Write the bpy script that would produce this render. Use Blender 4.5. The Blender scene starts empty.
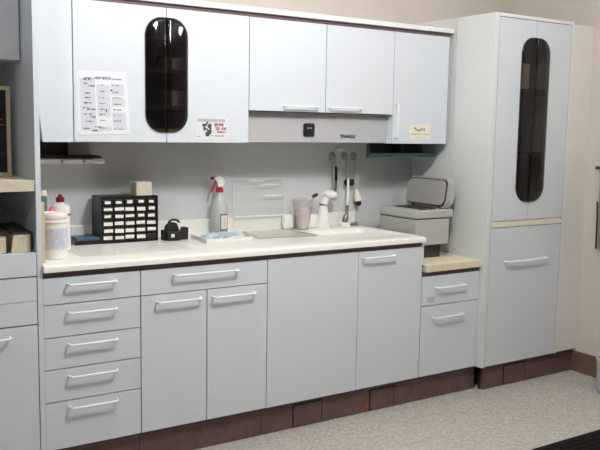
import bpy, bmesh, math, random
from mathutils import Vector, Matrix
random.seed(11)
SC = bpy.context.scene
COL = SC.collection
PI = math.pi

# ------------------------------------------------------------------ materials
def mat(name, rgb, rough=0.5, metal=0.0, spec=0.5, noise=None, bump=None, trans=0.0, alpha=1.0, emit=None, coat=0.0):
    """rgb is sRGB 0-255. noise=(scale, rgb2, detail) mottles the base colour, bump=(scale, strength)."""
    m = bpy.data.materials.new(name); m.use_nodes = True
    nt = m.node_tree; b = nt.nodes['Principled BSDF']
    lin = lambda c: tuple(((x/255)/12.92 if x/255 <= .04045 else ((x/255+.055)/1.055)**2.4) for x in c) + (1,)
    b.inputs['Base Color'].default_value = lin(rgb)
    b.inputs['Roughness'].default_value = rough
    b.inputs['Metallic'].default_value = metal
    b.inputs['Specular IOR Level'].default_value = spec
    b.inputs['Transmission Weight'].default_value = trans
    b.inputs['Coat Weight'].default_value = coat
    b.inputs['Alpha'].default_value = alpha
    tc = nt.nodes.new('ShaderNodeTexCoord')
    if noise:
        n = nt.nodes.new('ShaderNodeTexNoise'); n.inputs['Scale'].default_value = noise[0]
        n.inputs['Detail'].default_value = noise[2] if len(noise) > 2 else 3
        r = nt.nodes.new('ShaderNodeValToRGB')
        r.color_ramp.elements[0].position = .36; r.color_ramp.elements[1].position = .64
        r.color_ramp.elements[0].color = lin(rgb); r.color_ramp.elements[1].color = lin(noise[1])
        nt.links.new(tc.outputs['Object'], n.inputs['Vector'])
        nt.links.new(n.outputs['Fac'], r.inputs['Fac'])
        nt.links.new(r.outputs['Color'], b.inputs['Base Color'])
    if bump:
        n2 = nt.nodes.new('ShaderNodeTexNoise'); n2.inputs['Scale'].default_value = bump[0]
        bp = nt.nodes.new('ShaderNodeBump'); bp.inputs['Strength'].default_value = bump[1]
        bp.inputs['Distance'].default_value = .002
        nt.links.new(tc.outputs['Object'], n2.inputs['Vector'])
        nt.links.new(n2.outputs['Fac'], bp.inputs['Height'])
        nt.links.new(bp.outputs['Normal'], b.inputs['Normal'])
    return m

def clear_mat(name, tint, gloss=.1, rough=.05, body=None):
    """thin clear plastic or smoked acrylic: a tinted see-through sheet with a gloss of its own"""
    m = bpy.data.materials.new(name); m.use_nodes = True
    nt = m.node_tree; b = nt.nodes['Principled BSDF']; out = nt.nodes['Material Output']
    t = nt.nodes.new('ShaderNodeBsdfTransparent'); t.inputs['Color'].default_value = (*tint, 1)
    mx = nt.nodes.new('ShaderNodeMixShader'); mx.inputs['Fac'].default_value = gloss
    b.inputs['Base Color'].default_value = (*(body or (.6, .6, .6)), 1)
    b.inputs['Roughness'].default_value = rough
    nt.links.new(t.outputs[0], mx.inputs[1]); nt.links.new(b.outputs[0], mx.inputs[2])
    nt.links.new(mx.outputs[0], out.inputs['Surface'])
    return m

M = {}
M['laminate'] = mat('white laminate', (213, 218, 224), .5, noise=(260, (208, 213, 219)))
M['laminate_edge'] = mat('white laminate edging', (228, 229, 230), .45)
M['side_laminate'] = mat('grey white side laminate', (217, 220, 218), .5, noise=(260, (212, 215, 213)))
M['carcass'] = mat('grey carcass board', (48, 46, 47), .7)
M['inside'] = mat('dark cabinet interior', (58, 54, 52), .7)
M['brown_strip'] = mat('dark brown rail', (108, 84, 84), .55, noise=(40, (98, 76, 76)))
M['plinth'] = mat('brown plinth vinyl', (104, 80, 78), .45, noise=(14, (92, 70, 68)))
M['plinth_gap'] = mat('plinth seam', (22, 17, 17), .8)
M['stain'] = mat('orange brown stain', (138, 88, 46), .7, noise=(50, (110, 74, 46)))
M['counter'] = mat('cream white solid surface', (240, 239, 231), .28, noise=(300, (235, 234, 226)))
M['handle'] = mat('white enamel handle', (242, 242, 244), .3)
M['paint'] = mat('beige wall paint', (206, 197, 188), .8, bump=(300, .15), noise=(6, (203, 194, 185)))
M['backpanel'] = mat('pale grey panel', (212, 213, 215), .6, noise=(300, (205, 206, 208)))
M['filler'] = mat('cream filler board', (224, 221, 215), .55, noise=(120, (220, 217, 211)))
M['cream_trim'] = mat('cream trim', (232, 226, 208), .5, noise=(60, (224, 217, 198)))
M['cream_shelf'] = mat('cream shelf edge', (214, 204, 186), .6, noise=(90, (204, 194, 176)))
M['maple'] = mat('pale yellow worktop', (226, 217, 188), .5, noise=(30, (216, 207, 180)))
M['ceiling'] = mat('ceiling paint', (226, 222, 214), .9, noise=(200, (220, 216, 208)))
M['baseboard'] = mat('brown vinyl baseboard', (112, 88, 76), .5, noise=(20, (104, 82, 71)))
M['smoked'] = clear_mat('smoked acrylic', (.82, .78, .76), .34, .04, (.010, .008, .008))
_p = M['smoked'].node_tree.nodes['Principled BSDF']; _p.inputs['IOR'].default_value = 1.6; _p.inputs['Specular IOR Level'].default_value = .8
M['rim'] = mat('dark glossy rim', (92, 90, 90), .12)
M['clear'] = clear_mat('clear acrylic', (.985, .99, .985), .07, .08, (.8, .82, .82))
M['clear_green'] = clear_mat('greenish clear acrylic', (.975, .978, .965), .07, .06, (.6, .62, .58))
M['clear_edge'] = mat('acrylic edge', (232, 234, 232), .2)
M['dark_edge'] = mat('grey green acrylic edge', (150, 152, 138), .3)  # darker line around the clear sheet on the counter
M['translucent'] = clear_mat('milky plastic', (.86, .87, .86), .5, .25, (.78, .79, .78))
M['hood'] = mat('grey hood metal', (184, 184, 187), .45, noise=(260, (178, 178, 181)))
M['black'] = mat('black plastic', (22, 21, 23), .35)
M['black_soft'] = mat('soft black plastic', (26, 25, 27), .55, bump=(200, .3))
M['drawer_dark'] = mat('dark drawer plastic', (36, 33, 32), .3)
M['navy'] = mat('navy glossy panel', (20, 30, 48), .15)
M['label'] = mat('white label', (236, 232, 224), .7)
M['ink'] = mat('dark ink', (70, 70, 78), .8)
M['ink_light'] = mat('faint ink', (148, 148, 156), .8)
M['ink_grey'] = mat('grey print', (208, 208, 215), .8)
M['ink_red'] = mat('red print', (172, 84, 92), .8)
M['paperwhite'] = mat('white paper', (226, 227, 232), .8)
M['papercream'] = mat('cream sticker', (232, 226, 206), .7)
M['beigebox'] = mat('beige card', (206, 198, 176), .7, noise=(40, (198, 190, 168)))
M['bluebook'] = mat('blue cover', (44, 88, 118), .4)
M['palepack'] = mat('pale blue wrap', (172, 208, 228), .45, noise=(40, (226, 236, 240)))
M['traywhite'] = mat('white tray', (232, 231, 224), .35)
M['red'] = mat('red plastic', (188, 36, 44), .35)
M['whiteplastic'] = mat('white plastic', (240, 240, 236), .3)
M['maroon'] = mat('maroon cap', (116, 24, 40), .35)
M['pink'] = mat('pink cap', (236, 104, 136), .4)
M['teal'] = mat('teal bottle', (84, 118, 124), .25)
M['tubwhite'] = mat('tub plastic', (236, 233, 228), .4)
M['tublabel'] = mat('grey blue label', (196, 198, 212), .6, noise=(60, (212, 213, 222)))
M['tan'] = mat('tan wood', (214, 194, 156), .6, noise=(30, (200, 178, 138)))
M['gunmetal'] = mat('grey metal', (150, 150, 152), .3, metal=.8)
M['greymetal'] = mat('pale grey metal', (186, 188, 188), .35, metal=.3)
M['machine'] = mat('warm grey plastic', (178, 179, 175), .5, noise=(200, (172, 173, 169)))
M['machine_lid'] = mat('grey lid lining', (166, 165, 158), .55, noise=(120, (158, 157, 150)))
M['machine_dark'] = mat('dark gasket', (58, 57, 56), .6)
M['teal_edge'] = mat('dark teal glass edge', (24, 66, 72), .2)
M['dark_grey'] = mat('dark grey board', (74, 74, 76), .6)
M['brown_board'] = mat('brown board', (92, 62, 46), .6, noise=(50, (78, 52, 40)))
M['towel'] = mat('white paper towel', (238, 235, 228), .9, bump=(120, .5))
M['bookcover'] = mat('black cover', (46, 45, 48), .5)
M['pages'] = mat('cream page edges', (214, 203, 176), .8, noise=(90, (200, 188, 160)))
M['frame'] = mat('cream picture frame', (200, 186, 152), .5, noise=(60, (188, 174, 140)))
M['picture'] = mat('dark picture', (24, 24, 30), .3, noise=(18, (40, 32, 36)))
M['mat'] = mat('black rubber mat', (24, 18, 18), .85, spec=.2)
M['bin'] = mat('lilac grey plastic', (196, 188, 204), .45)
M['cloth'] = mat('grey green cloth', (168, 164, 150), .9, bump=(160, .4))
M['darkbrown'] = mat('dark brown metal', (62, 48, 44), .5)
M['logo_grey'] = mat('grey badge', (186, 187, 190), .5)
M['greybox'] = mat('grey carton', (180, 176, 172), .7)
M['yellow'] = mat('amber card', (196, 160, 84), .7)
M['contents'] = mat('pinkish contents', (228, 221, 216), .6, noise=(28, (226, 204, 190)))
M['suction'] = clear_mat('frosted hook disc', (.80, .80, .80), .55, .3, (.62, .62, .62))

# speckled floor
def floor_mat():
    m = bpy.data.materials.new('speckled vinyl floor'); m.use_nodes = True
    nt = m.node_tree; b = nt.nodes['Principled BSDF']; b.inputs['Roughness'].default_value = .6
    tc = nt.nodes.new('ShaderNodeTexCoord')
    n = nt.nodes.new('ShaderNodeTexNoise'); n.inputs['Scale'].default_value = 62; n.inputs['Detail'].default_value = 4; n.inputs['Roughness'].default_value = .7
    r = nt.nodes.new('ShaderNodeValToRGB')
    e = r.color_ramp.elements
    e[0].position = .34; e[0].color = (.33, .305, .265, 1); e[1].position = .66; e[1].color = (.56, .535, .485, 1)
    k = e.new(.5); k.color = (.435, .41, .365, 1)
    nt.links.new(tc.outputs['Object'], n.inputs['Vector']); nt.links.new(n.outputs['Fac'], r.inputs['Fac'])
    nt.links.new(r.outputs['Color'], b.inputs['Base Color'])
    return m
M['floor'] = floor_mat()

# ------------------------------------------------------------------ mesh helpers
def box(bm, x0, x1, y0, y1, z0, z1, bev=0.0, seg=2):
    vs = [bm.verts.new((x, y, z)) for x in (x0, x1) for y in (y0, y1) for z in (z0, z1)]
    F = [(0, 1, 3, 2), (4, 6, 7, 5), (0, 4, 5, 1), (2, 3, 7, 6), (0, 2, 6, 4), (1, 5, 7, 3)]
    fs = [bm.faces.new([vs[i] for i in f]) for f in F]
    if bev:
        es = list({e for f in fs for e in f.edges})
        bmesh.ops.bevel(bm, geom=es, offset=bev, segments=seg, affect='EDGES', profile=.5)
    return fs

def prism(bm, pts, y0, y1):
    """outline in (x, z), extruded from y0 (front) to y1 (back)"""
    a = [bm.verts.new((x, y0, z)) for x, z in pts]; b = [bm.verts.new((x, y1, z)) for x, z in pts]
    f = bm.faces.new(a); bm.faces.new(b[::-1])
    n = len(pts)
    for i in range(n): bm.faces.new((a[i], b[i], b[(i+1) % n], a[(i+1) % n]))
    return f

def prism_z(bm, pts, z0, z1):
    a = [bm.verts.new((x, y, z0)) for x, y in pts]; b = [bm.verts.new((x, y, z1)) for x, y in pts]
    bm.faces.new(a[::-1]); f = bm.faces.new(b); n = len(pts)
    for i in range(n): bm.faces.new((a[i], a[(i+1) % n], b[(i+1) % n], b[i]))
    return f

def lathe(bm, cx, cy, prof, seg=28, M4=None):
    """prof: list of (radius, z)"""
    rings = []
    for r, z in prof:
        if r < 1e-5: rings.append([bm.verts.new((cx, cy, z))])
        else: rings.append([bm.verts.new((cx+r*math.cos(2*PI*i/seg), cy+r*math.sin(2*PI*i/seg), z)) for i in range(seg)])
    for A, B in zip(rings, rings[1:]):
        for i in range(seg):
            j = (i+1) % seg
            if len(A) == 1 and len(B) == 1: continue
            if len(A) == 1: bm.faces.new((A[0], B[j], B[i]))
            elif len(B) == 1: bm.faces.new((A[i], A[j], B[0]))
            else: bm.faces.new((A[i], A[j], B[j], B[i]))
    if len(rings[0]) > 1: bm.faces.new(rings[0][::-1])
    if len(rings[-1]) > 1: bm.faces.new(rings[-1])
    if M4:
        bmesh.ops.transform(bm, matrix=M4, verts=[v for R in rings for v in R])

def tube(bm, pts, r, seg=10, cap=True):
    pts = [Vector(p) for p in pts]; rings = []
    up = None
    for i, p in enumerate(pts):
        t = (pts[min(i+1, len(pts)-1)] - pts[max(i-1, 0)]).normalized()
        if up is None:
            up = Vector((0, 0, 1)) if abs(t.z) < .9 else Vector((1, 0, 0))
        a = t.cross(up).normalized(); b = a.cross(t).normalized(); up = b
        rr = r[i] if isinstance(r, (list, tuple)) else r
        rings.append([bm.verts.new(p + a*rr*math.cos(2*PI*k/seg) + b*rr*math.sin(2*PI*k/seg)) for k in range(seg)])
    for A, B in zip(rings, rings[1:]):
        for i in range(seg): bm.faces.new((A[i], A[(i+1) % seg], B[(i+1) % seg], B[i]))
    if cap: bm.faces.new(rings[0][::-1]); bm.faces.new(rings[-1])

def ball(bm, c, rx, ry=None, rz=None, sub=2, M4=None):
    g = bmesh.ops.create_icosphere(bm, subdivisions=sub, radius=1)
    mm = Matrix.Translation(c) @ (M4 or Matrix()) @ Matrix.Diagonal((rx, ry or rx, rz or rx, 1))
    bmesh.ops.transform(bm, matrix=mm, verts=g['verts'])

def rot(bm, ang, axis, about):
    bmesh.ops.rotate(bm, cent=Vector(about), matrix=Matrix.Rotation(ang, 3, axis), verts=bm.verts[:])

ORIGIN = {}
def obj(name, bm, m, parent=None, smooth=False, label=None):
    """bm holds scene coordinates; children keep the origin of their thing"""
    bmesh.ops.recalc_face_normals(bm, faces=bm.faces[:])
    if parent is not None: o0 = ORIGIN[parent.name]
    else:
        xs = [v.co.x for v in bm.verts]; ys = [v.co.y for v in bm.verts]; zs = [v.co.z for v in bm.verts]
        o0 = Vector(((min(xs)+max(xs))/2, (min(ys)+max(ys))/2, min(zs)))
    for v in bm.verts: v.co -= o0
    me = bpy.data.meshes.new(name); bm.to_mesh(me); bm.free()
    if smooth:
        for p in me.polygons: p.use_smooth = True
        try: me.set_sharp_from_angle(angle=math.radians(38))
        except Exception: pass
    me.materials.append(M[m] if isinstance(m, str) else m)
    o = bpy.data.objects.new(name, me); COL.objects.link(o)
    if parent is not None: o.parent = parent
    else: o.location = o0
    ORIGIN[o.name] = o0
    if label: o['label'] = label
    return o

def B(name, dims, m, parent=None, bev=.0, label=None, smooth=False):
    bm = bmesh.new(); box(bm, *dims, bev=bev); return obj(name, bm, m, parent, smooth, label)

def tag(o, label, cat, group=None):
    o['label'] = label; o['category'] = cat
    if group: o['group'] = group
    return o
def thing(name, loc, label, cat, group=None):
    o = bpy.data.objects.new(name, None); COL.objects.link(o); o.location = loc; o.empty_display_size = .1
    ORIGIN[o.name] = Vector(loc); return tag(o, label, cat, group)
def struct(o): o['kind'] = 'structure'; return o
def copy_thing(o, loc, label=None, group=None):
    c = o.copy(); COL.objects.link(c); c.location = loc
    if label: c['label'] = label
    if group: c['group'] = group
    for ch in list(o.children):
        d = ch.copy(); COL.objects.link(d); d.parent = c
        for g in list(ch.children):
            e = g.copy(); COL.objects.link(e); e.parent = d
    return c

def arc(cx, cz, r, a0, a1, n=8):
    return [(cx+r*math.cos(a0+(a1-a0)*i/n), cz+r*math.sin(a0+(a1-a0)*i/n)) for i in range(n+1)]
def round_rect(x0, x1, z0, z1, r, n=6):
    return (arc(x1-r, z1-r, r, 0, PI/2, n) + arc(x0+r, z1-r, r, PI/2, PI, n)
            + arc(x0+r, z0+r, r, PI, 1.5*PI, n) + arc(x1-r, z0+r, r, 1.5*PI, 2*PI, n))

def handle(parent, x0, x1, z, yf, vertical=False, z1=None, r=.0047, off=.030):
    """white bow handle with turned-in ends standing on a front at y = yf"""
    bm = bmesh.new(); c = .011
    if vertical: pass
    else: x0 += .011; x1 -= .001; z -= .002
    def bend(t): # corner arc
        return [(c*(1-math.cos(a)), off-c+c*math.sin(a)) for a in (0, PI/8, PI/4, 3*PI/8, PI/2)]
    L = (z1-z) if vertical else (x1-x0)
    prof = [(0, -.0005)] + [(u, v) for u, v in bend(0)]
    prof = prof + [(L-u, v) for u, v in prof[::-1]]
    pts = [((x0, yf-v, z+u) if vertical else (x0+u, yf-v, z)) for u, v in prof]
    tube(bm, pts, r, 10)
    return obj('handle', bm, 'handle', parent, True)

def hx(x): return x-.0095*(x+1.674)      # a bar that stands 3 cm proud of its front
def hz(z): return z+.0095*(1.4547-z)

def drawer(parent, x0, x1, z0, z1, h=None, hzv=None, yf=0.0, name='drawer', g=.0021):
    d = B(name, (x0+g, x1-g, yf, yf+.018, z0+g, z1-g), 'laminate', parent, .0012)
    if h: handle(d, hx(h[0]), hx(h[1]), hz(hzv), yf)
    return d

# ------------------------------------------------------------------ room
XR = 2.3965; YW = .62; XL = -3.2; YB = -5.0; ZC = 2.80
struct(B('floor', (XL, XR+.1, YB, YW+.1, -.06, 0), 'floor'))
struct(B('ceiling', (XL, XR+.1, YB, YW+.1, ZC, ZC+.06), 'ceiling'))
struct(B('wall_back', (XL, XR+.1, YW, YW+.1, 0, ZC), 'paint'))
struct(B('wall_right', (XR, XR+.1, YB, YW-.0005, 0, ZC), 'paint'))
bb = bmesh.new(); box(bb, XR-.007, XR-.0005, -3.2, -.0135, .0005, .128, .002)
struct(obj('baseboard_right', bb, 'baseboard'))
# pale panel that lines the wall between counter and upper cabinets
struct(B('trim_1', (-.818, 1.581, YW-.004, YW-.0005, .70, 1.99), 'backpanel'))

# ------------------------------------------------------------------ base cabinets
XA, XB_, XC, XD, XE, XF, XG = -.818, -.4134, -.1025, .2086, .7336, 1.1537, 1.5815
ZT, ZB, ZM = .8527, .1415, .7424
def carcass(t, x0, x1, z0, z1, name='carcass', y0=.0195, y1=.60):
    return B(name, (x0+.0008, x1-.0008, y0, y1, z0, z1), 'carcass', t)
def rail(t, x0, x1, z0=.8535, z1=.8765):
    return B('top_rail', (x0+.0004, x1-.0004, .006, .019, z0, z1), 'brown_strip', t)

t = thing('drawer_cabinet', (-.616, .3, .1405), 'white base cabinet of five stacked drawers beside the tall left shelving unit', 'cabinet')
carcass(t, XA, XB_, .1405, .876); rail(t, XA, XB_)
zs = [ZT, ZM, .6085, .4772, .3417, ZB]
hzs = [.818, .7015, .570, .4365, .3055]
for i in range(5): drawer(t, XA-.0030, XB_, zs[i+1], zs[i], (-.724, -.5125), hzs[i])

def door(parent, x0, x1, z0, z1, yf=0.0, g=.0021, m='laminate'):
    return B('door', (x0+g, x1-g, yf, yf+.018, z0+g, z1-g), m, parent, .0012)

t = thing('base_cabinet', (-.1024, .3, .1405), 'white base cabinet with one wide drawer above two doors', 'cabinet')
carcass(t, XB_, XD, .1405, .876); rail(t, XB_, XD)
drawer(t, XB_, XD, ZM, ZT, (-.261, .062), .817)
d = door(t, XB_, XC, ZB, ZM); handle(d, hx(-.34), hx(-.123), hz(.705), 0)
d = door(t, XC, XD, ZB, ZM); handle(d, hx(-.073), hx(.152), hz(.702), 0)

t = thing('base_cabinet', (.471, .3, .1405), 'white base cabinet with a plain handleless front panel under the sink', 'cabinet')
carcass(t, XD, XE, .1405, .752); rail(t, XD, XE)
B('front_panel', (XD+.0013, XE-.0013, 0, .018, ZB+.001, ZT-.001), 'laminate', t, .0012)

t = thing('base_cabinet', (.944, .3, .1405), 'narrow white base cabinet with one tall door, at the right end of the long counter', 'cabinet')
carcass(t, XE, XF, .1405, .752); rail(t, XE, XF)
d = door(t, XE, XF, ZB, ZT); handle(d, hx(.768), hx(.98), hz(.817), 0)
B('end_panel', (XF+.0004, XF+.019, .012, .60, .7515, .8765), 'laminate_edge', t)

t = thing('base_cabinet', (1.37, .3, .1405), 'low white cabinet with a drawer over a door, beside the tall cupboard', 'cabinet')
carcass(t, XF, XG, .1405, .711)
B('top_rail', (XF+.0014, XG-.0004, .008, .019, .6895, .7115), 'brown_strip', t)
d = drawer(t, XF+.003, XG-.001, .5276, .6883, (1.272, 1.486), .619)
B('badge', (1.196, 1.247, -.0016, -.0002, .548, .575), 'logo_grey', d, .0004, 'small grey badge')
d = door(t, XF+.003, XG-.013, ZB, .5276); handle(d, hx(1.258), hx(1.48), hz(.4545), 0)
B('side_strip', (XG-.012, XG-.0012, .002, .019, ZB, .5262), 'laminate', t)
tag(B('low_countertop', (1.1745, 1.5815, -.012, YW-.005, .7122, .7506), 'maple', None, .002),
    'low pale yellow counter slab under the grey machine', 'countertop')

# ------------------------------------------------------------------ long worktop with moulded sink
ZW = .906
wt = thing('worktop', (.17, .3, .877), 'long cream white counter with a moulded sink at its right end', 'countertop')
bm = bmesh.new()
X0, X1, Y0, Y1 = -.8185, 1.160, -.018, YW-.005
def ring(pts): return [bm.verts.new(p) for p in pts]
# the front edge: rounded nose
nose = [(0.0, .877), (0.0, ZW-.010), (.003, ZW-.004), (.010, ZW)]
def outer(off, z, right=0): return ring([(X0, Y0+off, z), (X1-right, Y0+off, z), (X1-right, Y1, z), (X0, Y1, z)])
loops = [outer(o, z, o) for o, z in nose]
for A, Bq in zip(loops, loops[1:]):
    for i in range(4): bm.faces.new((A[i], A[(i+1) % 4], Bq[(i+1) % 4], Bq[i]))
bm.faces.new(loops[0][::-1])
sx0, sx1, sy0, sy1 = .70, 1.105, .10, .47
def sink(ins, z, r):
    pts = []
    for (cx, cy, a0) in ((sx1-ins-r, sy1-ins-r, 0), (sx0+ins+r, sy1-ins-r, PI/2), (sx0+ins+r, sy0+ins+r, PI), (sx1-ins-r, sy0+ins+r, 1.5*PI)):
        for i in range(7):
            a = a0+PI/2*i/6; pts.append((cx+r*math.cos(a), cy+r*math.sin(a), z))
    return ring(pts)
S = [sink(0, ZW, .05), sink(.006, ZW-.003, .05), sink(.012, ZW-.012, .05), sink(.03, ZW-.12, .06), sink(.06, ZW-.14, .05)]
for A, Bq in zip(S, S[1:]):
    n = len(A)
    for i in range(n): bm.faces.new((A[i], A[(i+1) % n], Bq[(i+1) % n], Bq[i]))
bm.faces.new(S[-1])
top = loops[-1]
es = []
for L in (top, S[0]):
    for i in range(len(L)):
        e = bm.edges.get((L[i], L[(i+1) % len(L)])) or bm.edges.new((L[i], L[(i+1) % len(L)])); es.append(e)
bmesh.ops.triangle_fill(bm, edges=es, use_beauty=True)
obj('slab', bm, 'counter', wt, True)
B('upstand', (X0, 1.152, YW-.024, YW-.0045, ZW-.002, .981), 'counter', wt, .003)
bm = bmesh.new(); lathe(bm, .90, .285, [(.028, ZW-.1395), (.028, ZW-.137), (.018, ZW-.136), (.0, ZW-.1375)], 20)
obj('drain', bm, 'gunmetal', wt, True)

# ------------------------------------------------------------------ plinths
def plinth(name, x0, x1, y, label, seams, panels, z1=.1395):
    t = thing(name, ((x0+x1)/2, y+.01, 0), label, 'plinth')
    xs = [x0]+seams+[x1]
    for a, b in zip(xs, xs[1:]): B('kick_board', (a+.0012, b-.0012, y, y+.016, .0008, z1), 'plinth', t, .001)
    B('backing', (x0, x1, y+.0163, y+.03, .0008, z1), 'plinth_gap', t)
    for a, b, pz0, pz1 in panels:
        bm = bmesh.new()   # dark shadow-gap frame, then the loose panel on it
        p = B('access_panel', (a, b, y-.0035, y-.0003, pz0, pz1), 'plinth', t, .0006)
        w = .006
        for dm in ((a-w, a-.0002, pz0, pz1+w), (b+.0002, b+w, pz0, pz1+w), (a, b, pz1+.0003, pz1+w)):
            box(bm, dm[0], dm[1], y-.0012, y-.0003, dm[2], dm[3])
        obj('seam', bm, 'plinth_gap', p)
    return t
pl = plinth('plinth', -.838, 1.604, .032, 'brown plinth running under the long row of base cabinets', [-.41, .20, 1.137],
            [(.384, .546, .004, .113), (.856, 1.010, .004, .110)])
bm = bmesh.new(); prism(bm, [(.797, .003), (.846, .003), (.848, .112), (.838, .112), (.826, .085), (.812, .045)], .0310, .0318)
obj('stain', bm, 'stain', pl, label='orange brown stain')
plinth('plinth', 1.622, XR-.001, -.012, 'brown plinth under the tall cupboard in the right corner', [], [(1.796, 1.966, .004, .116)], .138)

# ------------------------------------------------------------------ doors with a half oval window
def half_outline(xm, a, z0, z1, r, s, grow=0.0):
    """half of a rounded slot: from the bottom of the meeting line, round side s, to its top"""
    a += grow; z0 -= grow; z1 += grow; r += grow
    P = arc(xm+s*(a-r), z0+r, r, -PI/2, 0, 10) + arc(xm+s*(a-r), z1-r, r, 0, PI/2, 10)
    Q = []
    for i, (x, z) in enumerate(P):
        cx = xm+s*(a-r); Q.append((cx+s*(x-cx) if s < 0 else x, z))
    return Q
def oval_door(parent, x0, x1, z0, z1, xm, a, oz0, oz1, r, yf, s):
    """s=-1: slot at the door's right edge, s=+1: at its left edge"""
    g = .0021; H = half_outline(xm, a, oz0, oz1, r, s)
    xe = xm + s*g
    slot = [(xe, oz0)] + [p for p in H if s*(p[0]-xe) > 1e-4] + [(xe, oz1)]
    far = (x0+.0021) if s < 0 else (x1-.0021)
    out = [(far, z0+.0016), (xe, z0+.0016)] + slot + [(xe, z1-.0016), (far, z1-.0016)]
    bm = bmesh.new(); prism(bm, out, yf, yf+.018)
    d = obj('door', bm, 'laminate', parent)
    # smoked pane: bevelled rim standing slightly proud
    I = half_outline(xm, a, oz0, oz1, r, s, -.0008)
    ip = [(xe, oz0+.001)] + [p for p in I if s*(p[0]-xe) > 1e-3] + [(xe, oz1-.001)]
    bm = bmesh.new()
    f = prism(bm, ip, yf-.002, yf+.012)
    for th, dp in ((.006, .007), (.008, .005), (.009, .0025)):
        bmesh.ops.inset_region(bm, faces=[f], thickness=th, depth=0)
        for v in f.verts: v.co.y -= dp
    obj('window_pane', bm, 'smoked', d, True)
    bm = bmesh.new(); J = half_outline(xm, a, oz0, oz1, r, s, -.0018)
    tube(bm, [(xe, yf-.001, oz0+.0018)] + [(x, yf-.001, z) for x, z in J if s*(x-xe) > 1e-3] + [(xe, yf-.001, oz1-.0018)], .0022, 6)
    obj('window_rim', bm, 'rim', d, True)
    return d

def open_carcass(t, x0, x1, y0, y1, z0, z1, shelves=(), m='laminate', th=.016):
    B('side_panel', (x0, x0+th, y0, y1, z0, z1), m, t); B('side_panel', (x1-th, x1, y0, y1, z0, z1), m, t)
    B('top_panel', (x0+th, x1-th, y0, y1, z1-th, z1), m, t); B('bottom_panel', (x0+th, x1-th, y0, y1, z0, z0+th), m, t)
    B('back_panel', (x0+th, x1-th, y1-.006, y1, z0+th, z1-th), 'inside', t)
    for z in shelves: B('shelf', (x0+th+.001, x1-th-.001, y0+.03, y1-.008, z, z+th), 'inside', t)

# ------------------------------------------------------------------ upper cabinets
U0, U1, U2, U3, U4, U5 = -.5984, -.1713, .2573, .7075, 1.1534, 1.552
ZU0, ZU1, ZUS, YU = 1.3819, 1.9853, 1.5381, .28
YUB = YW-.0045
UPB = {}
t = thing('upper_cabinet', ((U0+U2)/2, .45, ZU0), 'white two-door upper cabinet sharing a dark rounded slot window, paper list taped on it', 'cabinet')
UC = t
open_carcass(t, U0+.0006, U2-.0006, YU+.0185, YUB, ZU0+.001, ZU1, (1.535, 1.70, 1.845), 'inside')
oval_door(t, U0, U1, ZU0, ZU1, U1, .1035, 1.427, 1.9415, .082, YU, -1)
oval_door(t, U1, U2, ZU0, ZU1, U1, .1035, 1.427, 1.9415, .082, YU, 1)

t = thing('upper_cabinet', ((U2+U4)/2, .45, ZUS), 'short white upper cabinet with two flap doors above the grey hood', 'cabinet')
B('carcass', (U2+.0008, U4-.0008, YU+.0185, YUB, ZUS+.001, ZU1), 'carcass', t)
d = door(t, U2, U3, ZUS, ZU1, YU, .002); handle(d, .463-.019, .673-.021, 1.568, YU)
d = door(t, U3, U4, ZUS, ZU1, YU, .002); handle(d, .742-.021, .949-.023, 1.568, YU)

t = thing('upper_cabinet', ((U4+U5)/2, .45, ZU0), 'narrow white upper cabinet with one tall door and a vertical handle', 'cabinet')
B('carcass', (U4+.0008, U5-.0008, YU+.0185, YUB, ZU0+.001, ZU1), 'laminate', t)
d = door(t, U4, U5, ZU0, ZU1, YU); handle(d, 1.166, 0, 1.418, YU, True, 1.600)

# filler board between the tall left unit and the first upper cabinet: lower left corner trimmed away in a curve
bm = bmesh.new()
prism(bm, [(U0-.0025, ZU0), (U0-.0025, 2.0), (-.8185, 2.0), (-.8185, 1.60), (-.747, 1.555), (-.743, 1.50), (-.737, 1.45), (-.730, ZU0)], YU+.002, YU+.018)
obj('filler_panel', bm, 'laminate', UC)

cr = thing('cornice', (.5, .4, 1.9862), 'white cornice board along the top of the upper cabinets', 'trim')
B('shadow_strip', (U0, 1.556, YU+.008, YUB, 1.9862, 2.0035), 'brown_strip', cr, label='dark brown strip standing in for the shadow gap under the cornice')  # shadow of the recess put in as a dark strip
B('top_board', (U0, 1.572, YU-.014, YUB, 2.0038, 2.0285), 'laminate_edge', cr, .002)

# ------------------------------------------------------------------ hood
hd = thing('hood', (.705, .46, 1.386), 'grey range hood front with a small black display under the flap doors', 'hood')
bm = bmesh.new()
hx0, hx1 = U2+.002, U4-.002
za, zb = 1.386, 1.5372
prof = [(.332, zb), (.334, za+.006), (.3345, za), (YUB, za), (YUB, zb)]
a = [bm.verts.new((hx0, y, z)) for y, z in prof]; b = [bm.verts.new((hx1, y, z)) for y, z in prof]
bm.faces.new(a); bm.faces.new(b[::-1])
for i in range(5): bm.faces.new((a[i], b[i], b[(i+1) % 5], a[(i+1) % 5]))
obj('shell', bm, 'hood', hd)
ANG = math.atan2(.002, zb-za-.006)
def on_hood(bm, z):           # bm is drawn upright at y = 0 and z = 0 at the given height; lean it on the front
    rot(bm, ANG, 'X', (0, 0, 0))
    y = .332+.002*(zb-z)/(zb-za-.006)
    bmesh.ops.translate(bm, verts=bm.verts[:], vec=(0, y-.0004, z))
bm = bmesh.new(); prism(bm, round_rect(.607, .676, -.034, .034, .012), -.005, 0); on_hood(bm, 1.450)
dp = obj('display', bm, 'black', hd)
bm = bmesh.new(); prism(bm, round_rect(.617, .666, -.024, .017, .003), -.0062, -.0052); on_hood(bm, 1.450); obj('screen', bm, 'navy', dp)
bm = bmesh.new(); 
for k in range(2): box(bm, .627+.016*k, .641+.016*k, -.0072, -.0064, .006, .013)
on_hood(bm, 1.450); obj('buttons', bm, 'ink_light', dp)
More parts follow.
